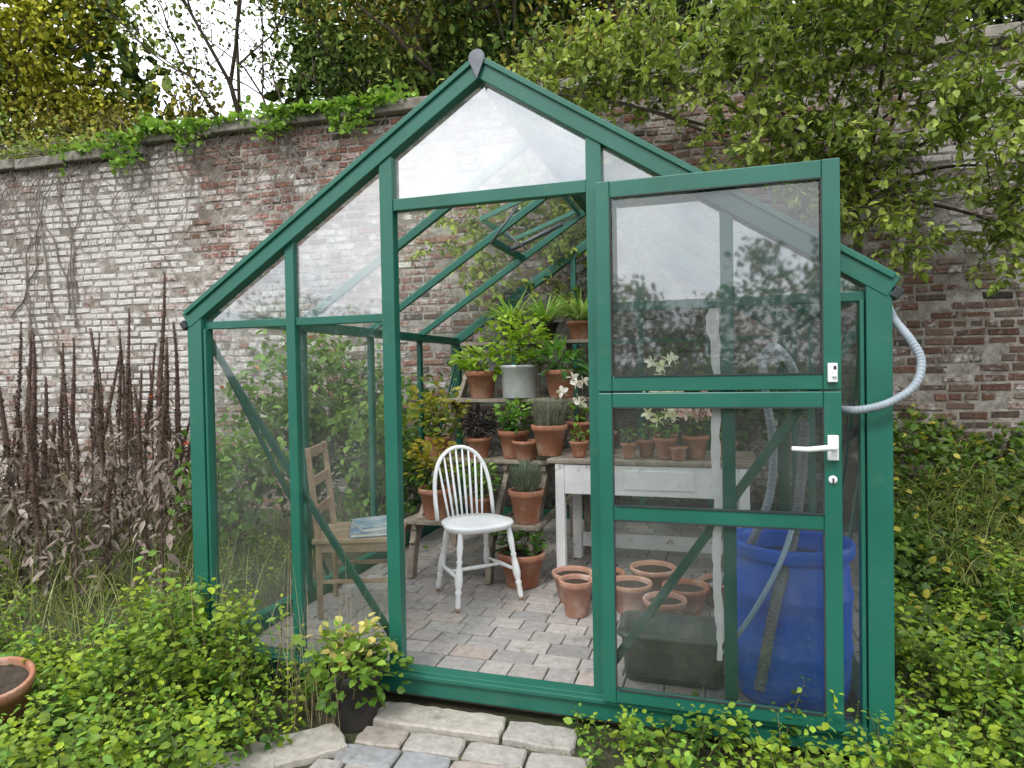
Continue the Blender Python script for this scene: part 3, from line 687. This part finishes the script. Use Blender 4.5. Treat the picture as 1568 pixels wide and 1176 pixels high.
# ------------------------------------------------------------------ vegetation: mint beds
def in_gh(X, Y, mg=0.05):
    x, y = X + 1.465, Y - 3.108; t = x * CY - y * SY; d = x * SY + y * CY
    return (t > -mg) & (t < GW + mg) & (d > -mg) & (d < GD + mg), t, d
def mint(name, n, sampler, hfun, ca, cb, leafL=.034, step=.034, cam_clear=1.75, wild=.26):
    lb = LB(); st_ = MB(); cnt = 0
    while cnt < n:
        X, Y = sampler(); ig, t, d = in_gh(X, Y)
        if ig or (.72 < t < 1.78 and -1.7 < d < 0.05) : continue
        if X * X + Y * Y < cam_clear ** 2: continue
        if math.hypot(X + 2.0, Y - 2.52) < .18: continue
        patch = .5 + .5 * math.sin(X * 6.1 + 1.3) * math.sin(Y * 7.3 + X * 2)
        h = hfun(X, Y) * random.uniform(.5, 1.15) * (.68 + .45 * patch)
        if math.hypot(X + 1.83, Y - 2.28) < .22: h *= .6
        z0 = float(gh(np.array(X), np.array(Y)))
        lean = Vector((random.gauss(0, wild), random.gauss(-.04, wild), 1)).normalized(); az = random.uniform(0, 6.28)
        bend = Vector((random.gauss(0, .14), random.gauss(0, .14), 0)) * h
        pts = [Vector((X, Y, z0)) + lean * h * f + bend * f * f for f in (0, .5, 1)]
        if cnt % 2 == 0: st_.tube(pts, [.0028, .0022, .001], 4, cap=False)
        k = max(3, int(h / step)); P = []; D = []; LL = []; T = []; sc = random.uniform(.65, 1.35); hue = random.random()
        for i in range(k):
            f = .2 + .8 * (i + 1) / k; p = pts[0].lerp(pts[1], f * 2) if f < .5 else pts[1].lerp(pts[2], f * 2 - 1)
            for q_ in (0, math.pi):
                a = az + q_ + (i % 2) * math.pi / 2 + random.gauss(0, .35); el = random.uniform(-.5, .45) + (.5 if i >= k - 1 else 0)
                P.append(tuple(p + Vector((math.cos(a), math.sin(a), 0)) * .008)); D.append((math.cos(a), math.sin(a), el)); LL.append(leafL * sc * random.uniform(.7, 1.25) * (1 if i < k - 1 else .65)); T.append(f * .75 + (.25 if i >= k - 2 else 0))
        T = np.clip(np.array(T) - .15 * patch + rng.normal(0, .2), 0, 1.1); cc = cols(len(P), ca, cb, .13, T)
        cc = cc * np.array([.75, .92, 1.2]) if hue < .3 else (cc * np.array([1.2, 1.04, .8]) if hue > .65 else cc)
        lb.add(P, D, np.array(LL), cc, .78 if hue > .15 else .5)
        cnt += 1
    ob = lb.build(name, M_leaf); s = st_.build('stems', [M_stemg], parent=ob); return ob
MA, MBc = (.045, .11, .012), (.27, .40, .04)
def samp(x0, x1, y0, y1): return lambda: (random.uniform(x0, x1), random.uniform(y0, y1))
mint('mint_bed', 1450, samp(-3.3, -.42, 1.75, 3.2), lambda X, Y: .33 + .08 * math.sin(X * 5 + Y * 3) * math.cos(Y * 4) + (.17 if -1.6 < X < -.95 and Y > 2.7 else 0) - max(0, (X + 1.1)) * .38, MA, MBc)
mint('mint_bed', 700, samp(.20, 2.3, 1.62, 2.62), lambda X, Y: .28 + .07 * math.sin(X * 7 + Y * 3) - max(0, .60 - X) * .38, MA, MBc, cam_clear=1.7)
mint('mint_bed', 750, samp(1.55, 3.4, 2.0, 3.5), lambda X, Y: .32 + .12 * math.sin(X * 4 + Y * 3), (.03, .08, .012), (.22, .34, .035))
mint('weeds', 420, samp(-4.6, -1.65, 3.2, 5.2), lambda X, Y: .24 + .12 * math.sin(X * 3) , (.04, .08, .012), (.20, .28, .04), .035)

# right-hand ivy / bramble mound
n = 17000; X = rng.uniform(1.75, 5.2, n); Y = rng.uniform(3.0, 5.9, n); ig, t, d = in_gh(X, Y, .03)
wy = 6.27 - .249 * X - .05; k = (~ig) & (Y < wy); X, Y, wy = X[k], Y[k], wy[k]; n = len(X)
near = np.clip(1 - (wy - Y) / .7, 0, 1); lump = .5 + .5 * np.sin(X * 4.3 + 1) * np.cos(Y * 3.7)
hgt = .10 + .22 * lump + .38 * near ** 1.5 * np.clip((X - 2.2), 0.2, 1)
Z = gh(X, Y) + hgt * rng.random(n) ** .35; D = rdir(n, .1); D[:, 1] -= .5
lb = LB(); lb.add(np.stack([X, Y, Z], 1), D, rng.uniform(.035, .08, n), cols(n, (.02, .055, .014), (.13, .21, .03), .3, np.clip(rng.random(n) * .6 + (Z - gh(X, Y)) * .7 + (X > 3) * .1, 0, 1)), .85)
k = rng.random(n) < .06
lb.add(np.stack([X, Y, Z + .03], 1)[k], D[k], .06, cols(k.sum(), (.30, .26, .04), (.42, .38, .06)), .8)
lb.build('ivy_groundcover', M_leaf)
n = 1500; X = rng.uniform(2.5, 4.4, n); Y = rng.uniform(3.3, 4.9, n); az = rng.normal(-1.6, 1.0, n)
ribbons('grass_tuft', np.stack([X, Y, gh(X, Y) + .12], 1), az, rng.uniform(.25, .6, n), rng.uniform(.2, .7, n), rng.uniform(.5, 1.0, n), rng.uniform(.004, .008, n), cols(n, (.14, .18, .04), (.38, .38, .14)), M_leaf)
n = 3000; X = rng.uniform(-5, -1.5, n); Y = rng.uniform(2.9, 6.4, n); ig, _, _ = in_gh(X, Y); X, Y = X[~ig], Y[~ig]; n = len(X)
ribbons('grass_tuft', np.stack([X, Y, np.full(n, -.09)], 1), rng.uniform(0, 6.28, n), rng.uniform(.2, .6, n), rng.uniform(.1, .6, n), rng.uniform(.2, .8, n), rng.uniform(.004, .007, n), cols(n, (.12, .17, .04), (.34, .34, .12)), M_leaf)
n = 420; X = rng.uniform(.75, 1.85, n); Y = rng.choice(np.arange(-.225, -1.3, -.125), n) + rng.normal(0, .006, n)
P = np.array([tuple(GM @ Vector((a, b, -.085))) for a, b in zip(X, Y)])
ribbons('path_weeds', P, rng.uniform(0, 6.28, n), rng.uniform(.015, .045, n), rng.uniform(.2, .8, n), rng.uniform(.2, .8, n), np.full(n, .003), cols(n, (.10, .18, .03), (.25, .32, .06)), M_leaf)
n = 160; P = np.array([tuple(GM @ Vector((a, b, -.09))) for a, b in zip(rng.uniform(-.1, .95, n), rng.uniform(-.35, -.06, n))])
ribbons('dry_grass', P, rng.uniform(0, 6.28, n), rng.uniform(.3, .8, n), rng.uniform(.05, .35, n), rng.uniform(.0, .5, n), np.full(n, .003), cols(n, (.20, .15, .09), (.36, .30, .17)), M_leafdry)

# dried spires
sp_ = MB(); lb = LB()
spires = [(-2.72, 5.05, 2.22), (-2.62, 5.2, 1.85), (-3.0, 5.1, 1.95)]
while len(spires) < 74:
    X = random.uniform(-5.4, -2.0); Y = random.uniform(3.9, 6.5)
    if X / Y > -.49: continue
    spires.append((X, Y, random.uniform(1.0, 1.9)))
for X, Y, h in spires:
    lx, ly = random.gauss(0, .08), random.gauss(0, .05); hs = h * random.uniform(.40, .60); thick = random.uniform(.75, 1.3)
    pt = lambda f: Vector((X + lx * f * f + .01 * math.sin(f * 9), Y + ly * f * f, -.09 + h * f))
    fs_ = np.linspace(0, 1, 20)
    sp_.tube([pt(f) for f in fs_], [(.007 if f * h < hs else thick * (.015 * (1.12 - f) / .6 + .003)) for f in fs_], 7)
    k = int((h - hs) / .0022); f = hs / h + (1 - hs / h) * rng.random(k) ; P = np.array([tuple(pt(x)) for x in f]); a = rng.uniform(0, 6.28, k)
    off = thick * (.013 * (1.15 - f) / .6)[:, None]; P[:, :2] += np.stack([np.cos(a), np.sin(a)], 1) * off
    lb.add(P, np.stack([np.cos(a), np.sin(a), rng.uniform(.1, 1.3, k)], 1), .026 * (1.25 - f * .8) * rng.uniform(.6, 1.2, k), cols(k, (.052, .028, .021), (.17, .10, .068), .3), .8)
    k = int(random.uniform(35, 90)); f = rng.uniform(.05, .58, k); P = np.array([tuple(pt(x)) for x in f]); a = rng.uniform(0, 6.28, k); P[:, :2] += rng.normal(0, .045, (k, 2))
    lb.add(P, np.stack([np.cos(a), np.sin(a), rng.uniform(-1.8, .3, k)], 1), rng.uniform(.05, .12, k), cols(k, (.13, .095, .075), (.33, .27, .225), .2), .38)
    for _ in range(2):
        f = random.uniform(.2, .6); p = pt(f); q_ = p + Vector((random.gauss(0, .12), random.gauss(0, .1), random.uniform(.1, .3))); sp_.tube([p, q_], [.004, .002], 4)
ob = lb.build('dried_verbascum', M_leafdry); sp_.build('stalks', [M_stalk], parent=ob)

def shrubs(name, blobs, L, ca, cb, wr=.75, clump=.13, mat=None):
    lb = LB(); mbx = MB()
    for (cx, cy, cz, rx, ry, rz_, n) in blobs:
        nc = max(3, n // 28); d = rdir(nc); r0 = rng.random(nc) ** .4; C = np.array([cx, cy, cz]) + d * r0[:, None] * np.array([rx, ry, rz_])
        idx = rng.integers(0, nc, n); P = C[idx] + rng.normal(0, clump, (n, 3)) * np.array([1, .8, .8]); sh = rng.random(nc)
        D = rdir(n, -.1); tt = np.clip(.35 * sh[idx] + .5 * rng.random(n) + .25 * (P[:, 2] - cz) / max(rz_, .1), 0, 1)
        P[:, 2] = np.maximum(P[:, 2], -.05)
        lb.add(P, D, L * rng.uniform(.6, 1.25, n), cols(n, ca, cb, .2, tt), wr)
        for k in range(min(nc, 40)): 
            p = Vector(C[k]); b0 = Vector((cx, cy, max(-.1, cz - rz_))); mid = b0.lerp(p, .5) + Vector((random.gauss(0, .08), random.gauss(0, .06), .05)); mbx.tube([b0, mid, p], [.01, .006, .002], 5, cap=False)
    ob = lb.build(name, mat or M_leaf); mbx.build('branches', [M_bark], parent=ob); return ob
shrubs('climbing_shrub', [(-1.75, 5.6, .95, .6, .35, .75, 2600), (-1.25, 5.9, .8, .35, .3, .7, 1200), (-2.1, 5.0, .5, .4, .4, .45, 900)], .075, (.05, .115, .02), (.20, .33, .05))
lb = LB(); n = 30; P = np.array([-1.9, 5.35, 1.1]) + rng.normal(0, 1, (n, 3)) * np.array([.5, .25, .4]); lb.add(P, rdir(n), .05, cols(n, (.45, .05, .02), (.5, .12, .03)), .9); lb.build('rose_blooms', M_petal)
shrubs('tomato_plant', [(-1.02, 5.0, .65, .16, .3, .5, 700), (-.72, 5.55, .8, .15, .2, .6, 600)], .07, (.05, .12, .02), (.22, .35, .05))
shrubs('fuchsia_plant', [(1.75, 4.9, 1.1, .35, .25, .35, 700), (1.3, 5.15, 1.2, .3, .2, .3, 500)], .06, *DKG)

# ivy on coping + vines on wall
WM = np.array(WALL)
def towall(s, y, z): 
    v = np.stack([s, y, z, np.ones_like(s)], 0); return (WM @ v)[:3].T
n = 6500; s = -1.0 - rng.random(n) ** 1.1 * 4.2; y = rng.uniform(-.16, .45, n)
hgt = .03 + .13 * np.clip(np.sin(s * 4.1) + .5 * np.sin(s * 11 + 1), 0, 1.4) + .04 * rng.random(n)
zb = np.where(s < STEP, 3.85, 3.96); z = zb + rng.random(n) * hgt; hang = rng.random(n) < .16; z = np.where(hang, zb + .01 - rng.random(n) * .30 * np.clip(.4 + np.sin(s * 7), 0, 1), z); y = np.where(hang, -.13 + rng.normal(0, .02, n), y)
kk = rng.random(n) < (.25 + .75 * (np.sin(s * 3.1 + 1) > -.4)); P = towall(s, y, z)[kk]; n = len(P); D = rdir(n, .2); D[:, 1] -= .5
lb = LB(); lb.add(P, D, rng.uniform(.04, .09, n), cols(n, (.08, .17, .03), (.32, .48, .08)), .9)
n = 1300; s = -4.6 - rng.random(n) * 4; P = towall(s, rng.uniform(-.1, .35, n), 3.87 + rng.random(n) * .16); D = rdir(n, .2); lb.add(P, D, rng.uniform(.05, .08, n), cols(n, (.12, .17, .04), (.32, .36, .10)), .9)
lb.build('ivy_on_wall', M_leaf)
vm = MB()
def vine(s, z, dz, n_, r, spread=.06):
    pts = []; dx = random.gauss(0, .03)
    for i in range(n_):
        pts.append(tuple(WALL @ Vector((s, -.015 - random.random() * .01, z)))); dx = dx * .8 + random.gauss(0, spread * .5); s += dx; z += dz * random.uniform(.5, 1.2)
    vm.tube(pts, [r * (1 - .7 * i / n_) for i in range(n_)], 5, cap=False)
for _ in range(150):
    s = random.uniform(-8, -1.2); vine(s, (3.74 if s < STEP else 3.86) + .02, -random.uniform(.03, .09), random.randint(8, 26), random.uniform(.003, .007))
for _ in range(28): s = random.uniform(-8, -5.0); vine(s, 1.2 + random.random(), .09, 26, random.uniform(.006, .013), .03)
for _ in range(36): s = random.uniform(1.5, 6); vine(s, random.uniform(.6, 3.4), random.choice([-.06, .06]), 14, random.uniform(.002, .004))
for _ in range(130):
    s = random.uniform(-8.5, -3.6); p = Vector((s, random.uniform(-.1, .3), 3.86)); pts = [p]
    for i in range(6): p = p + Vector((random.gauss(0, .09), random.gauss(-.01, .05), random.gauss(.005, .05))); p.z = max(p.z, 3.6 if p.y < -.1 else 3.87); pts.append(p)
    vm.tube([tuple(WALL @ q_) for q_ in pts], [.007, .006, .006, .005, .004, .003, .002], 5, cap=False)
vm.build('dry_climber_stems', [M_vine])

# ------------------------------------------------------------------ pear tree trained on the wall
tw = MB(); lb = LB()
blobs = [((2.3, 4.7, 3.6), (1.15, .5, .55), 250), ((3.3, 4.4, 3.05), (.6, .4, .6), 150), ((1.3, 5.2, 3.75), (.7, .35, .45), 105), ((.6, 5.5, 3.75), (.6, .25, .5), 110),
         ((1.9, 4.8, 2.95), (.65, .35, .4), 90), ((3.4, 4.5, 2.35), (.32, .25, .4), 42), ((.5, 5.95, 2.5), (1.3, .1, .6), 190), ((2.55, 4.9, 2.75), (.5, .3, .4), 75), ((2.6, 4.2, 4.1), (1.3, .5, .4), 130), ((2.75, 4.7, 2.25), (.28, .25, .28), 24)]
base = Vector((2.9, 5.40, -.05)); hub = Vector((2.8, 5.36, 2.6))
tw.tube([base, (2.93, 5.38, 1.0), (2.86, 5.38, 1.9), hub], [.045, .04, .035, .03], 8)
for c, r, n in blobs:
    c = Vector(c)
    for arm in range(max(2, n // 60)):
        e = c + Vector([random.uniform(-.8, .8) * r[i] for i in range(3)]); m1 = hub.lerp(e, .35) + Vector((random.gauss(0, .12), .05, .18)); m2 = hub.lerp(e, .7) + Vector((random.gauss(0, .16), .0, .14))
        if m1.y > 6.2 - .249 * m1.x: m1.y = 6.15 - .249 * m1.x
        tw.tube(catmull([hub, m1, m2, e], 5), [.017 * (1 - i / 17) + .003 for i in range(16)], 6, cap=False)
    for k in range(n):
        d = Vector([random.gauss(0, 1) for _ in range(3)]).normalized() * random.random() ** .4; p = c + Vector((d.x * r[0], d.y * r[1], d.z * r[2]))
        if p.y > 6.12 - .249 * p.x and p.z < 3.95: p.y = 6.12 - .249 * p.x
        dv = Vector((random.gauss(0, .7), random.gauss(-.2, .5), random.gauss(.1, .7))).normalized(); L = random.uniform(.18, .48); pts = [p]
        for i in range(4): dv = (dv + Vector((random.gauss(0, .15), random.gauss(0, .15), -.18))).normalized(); pts.append(pts[-1] + dv * L / 4)
        tw.tube(pts, [.0045, .004, .0035, .0025, .0015], 4, cap=False)
        m_ = random.randint(12, 20); P = []; D = []
        for j in range(m_):
            f = random.uniform(0, 3.999); i = int(f); q_ = pts[i].lerp(pts[i + 1], f - i); o = Vector((random.gauss(0, 1), random.gauss(-.2, 1), random.gauss(-.6, .8))).normalized()
            P.append(tuple(q_ + o * .015)); D.append(tuple(o))
        tt = np.clip(random.random() * .5 + rng.random(m_) * .6, 0, 1); lb.add(P, D, rng.uniform(.045, .082, m_), cols(m_, (.07, .13, .025), (.38, .44, .09), .2, tt), .68)
ob = lb.build('pear_tree', M_leaf); tw.build('trunk_and_branches', [M_bark], parent=ob)

# ------------------------------------------------------------------ woodland beyond the wall
def tree(name, x, y, H, spread, n, L, ca, cb, lean=0, lev=4, tr=.22, clump=.4, bare=0.0, start=.35):
    mbx = MB(); tips = []
    def grow(p, d, L_, r, l):
        pts = [p]; 
        for i in range(4): d = (d + Vector((random.gauss(0, .13), random.gauss(0, .13), random.gauss(.04, .08)))).normalized(); pts.append(pts[-1] + d * L_ / 4)
        mbx.tube(pts, [r * (1 - .1 * i) for i in range(5)], 7 if l < 2 else 4, cap=False)
        if l >= 2: tips.extend([(tuple(q_), l) for q_ in pts[2:]])
        if l < lev:
            for c in range(random.choice([3, 3, 4])):
                i = random.choice([2, 3, 4, 4]) if l else random.choice([2, 3, 4]); nd = (d * .7 + Vector((random.gauss(0, .6) * spread, random.gauss(0, .6) * spread, random.uniform(-.15, .5)))).normalized()
                grow(pts[i], nd, L_ * random.uniform(.55, .8), r * .55, l + 1)
    grow(Vector((x, y, -.2)), Vector((lean, 0, 1)).normalized(), H * .42, tr, 0)
    T = np.array([t for t, l in tips]); wts = np.array([1.0 if l >= 3 else .25 for t, l in tips]); keep = rng.random(len(T)) > bare
    T = T[keep]; wts = wts[keep]; idx = rng.choice(len(T), n, p=wts / wts.sum()); P = T[idx] + rng.normal(0, clump, (n, 3)) * np.array([1, 1, .7])
    sh = rng.random(len(T)); tt = np.clip(.5 * sh[idx] + .5 * rng.random(n), 0, 1); k = P[:, 2] > 2; 
    lb = LB(); lb.add(P[k], rdir(n, -.1)[k], (L * rng.uniform(.6, 1.3, n))[k], cols(n, ca, cb, .2, tt)[k], .7)
    ob = lb.build(name, M_far); mbx.build('trunk_and_branches', [M_bark], parent=ob)
YG = ((.18, .22, .03), (.60, .55, .07)); MG = ((.09, .145, .035), (.29, .36, .09)); OL = ((.15, .145, .03), (.40, .35, .08)); DK = ((.022, .05, .016), (.11, .17, .04))
tree('maple_tree', -13.0, 15.5, 11, 1.0, 16000, .15, *YG)
tree('maple_tree', -13.2, 17, 9, 1.0, 12000, .15, *MG)
tree('ash_tree', -7.0, 13, 12, .8, 5200, .11, *OL, lean=-.02, bare=.35, clump=.3, tr=.16)
tree('ash_tree', -4.9, 13.5, 12, .7, 4200, .11, *MG, lean=-.03, bare=.4, clump=.3, tr=.13)
tree('beech_tree', -1.9, 12.5, 10.5, .65, 14000, .11, *OL, tr=.16)
tree('beech_tree', -.2, 14.5, 12, 1.0, 14000, .13, *MG)
tree('yew_tree', 2.4, 12, 11, .8, 16000, .12, *DK, tr=.25)
tree('yew_tree', 5.0, 12.5, 12, .9, 15000, .13, *DK, tr=.3)
tree('oak_tree', 9.5, 13, 12, 1.1, 13000, .15, *MG)
tree('hawthorn_tree', -4.3, 10.5, 6.6, 1.1, 9000, .08, *MG, tr=.10, clump=.3)
tree('hawthorn_tree', -6.5, 11.5, 6.6, 1.1, 9000, .09, *OL, tr=.11, clump=.35)
tree('hawthorn_tree', -8.8, 11, 6.4, 1.2, 11000, .09, *MG, tr=.12)
n = 46000; az = rng.uniform(-1.05, 1.0, n); rr = rng.uniform(19, 25, n); X = np.sin(az) * rr; Y = np.cos(az) * rr
top = 16 + 2.0 * np.sin(az * 9) + 1.5 * np.sin(az * 23 + 1); gap = np.exp(-((az + .415) / .13) ** 4); top = top * (1 - gap) + 8.2 * gap
Z = top * rng.random(n) ** .8 + rng.normal(0, .4, n); nz = np.sin(X * 1.1) * np.cos(Z * 1.3 + Y * .9)
lb = LB(); lb.add(np.stack([X, Y, Z], 1), rdir(n), rng.uniform(.22, .48, n), cols(n, (.03, .06, .02), (.22, .28, .08), .2, np.clip(.5 + .35 * nz + rng.normal(0, .2, n) - .42 * (X > 1), 0, 1)), .75)
lb.build('distant_woodland', M_far)
# unseen hedge added behind the camera to give the glass a treeline reflection
n = 40000; X = rng.uniform(-24, 24, n); Y = -13 + rng.normal(0, .8, n); top = 4.0 + .9 * np.sin(X * .5 + 1) + .6 * np.sin(X * 1.7) + .3 * np.sin(X * 4.1) + 1.2 * np.exp(-((X - 4) / 2.2) ** 2); Z = top * rng.random(n) ** .7 + rng.normal(0, .15, n)
lb = LB(); lb.add(np.stack([X, Y, Z], 1), rdir(n), rng.uniform(.1, .24, n), cols(n, (.03, .06, .02), (.13, .20, .05)), .75); lb.build('reflection_hedge', M_far)
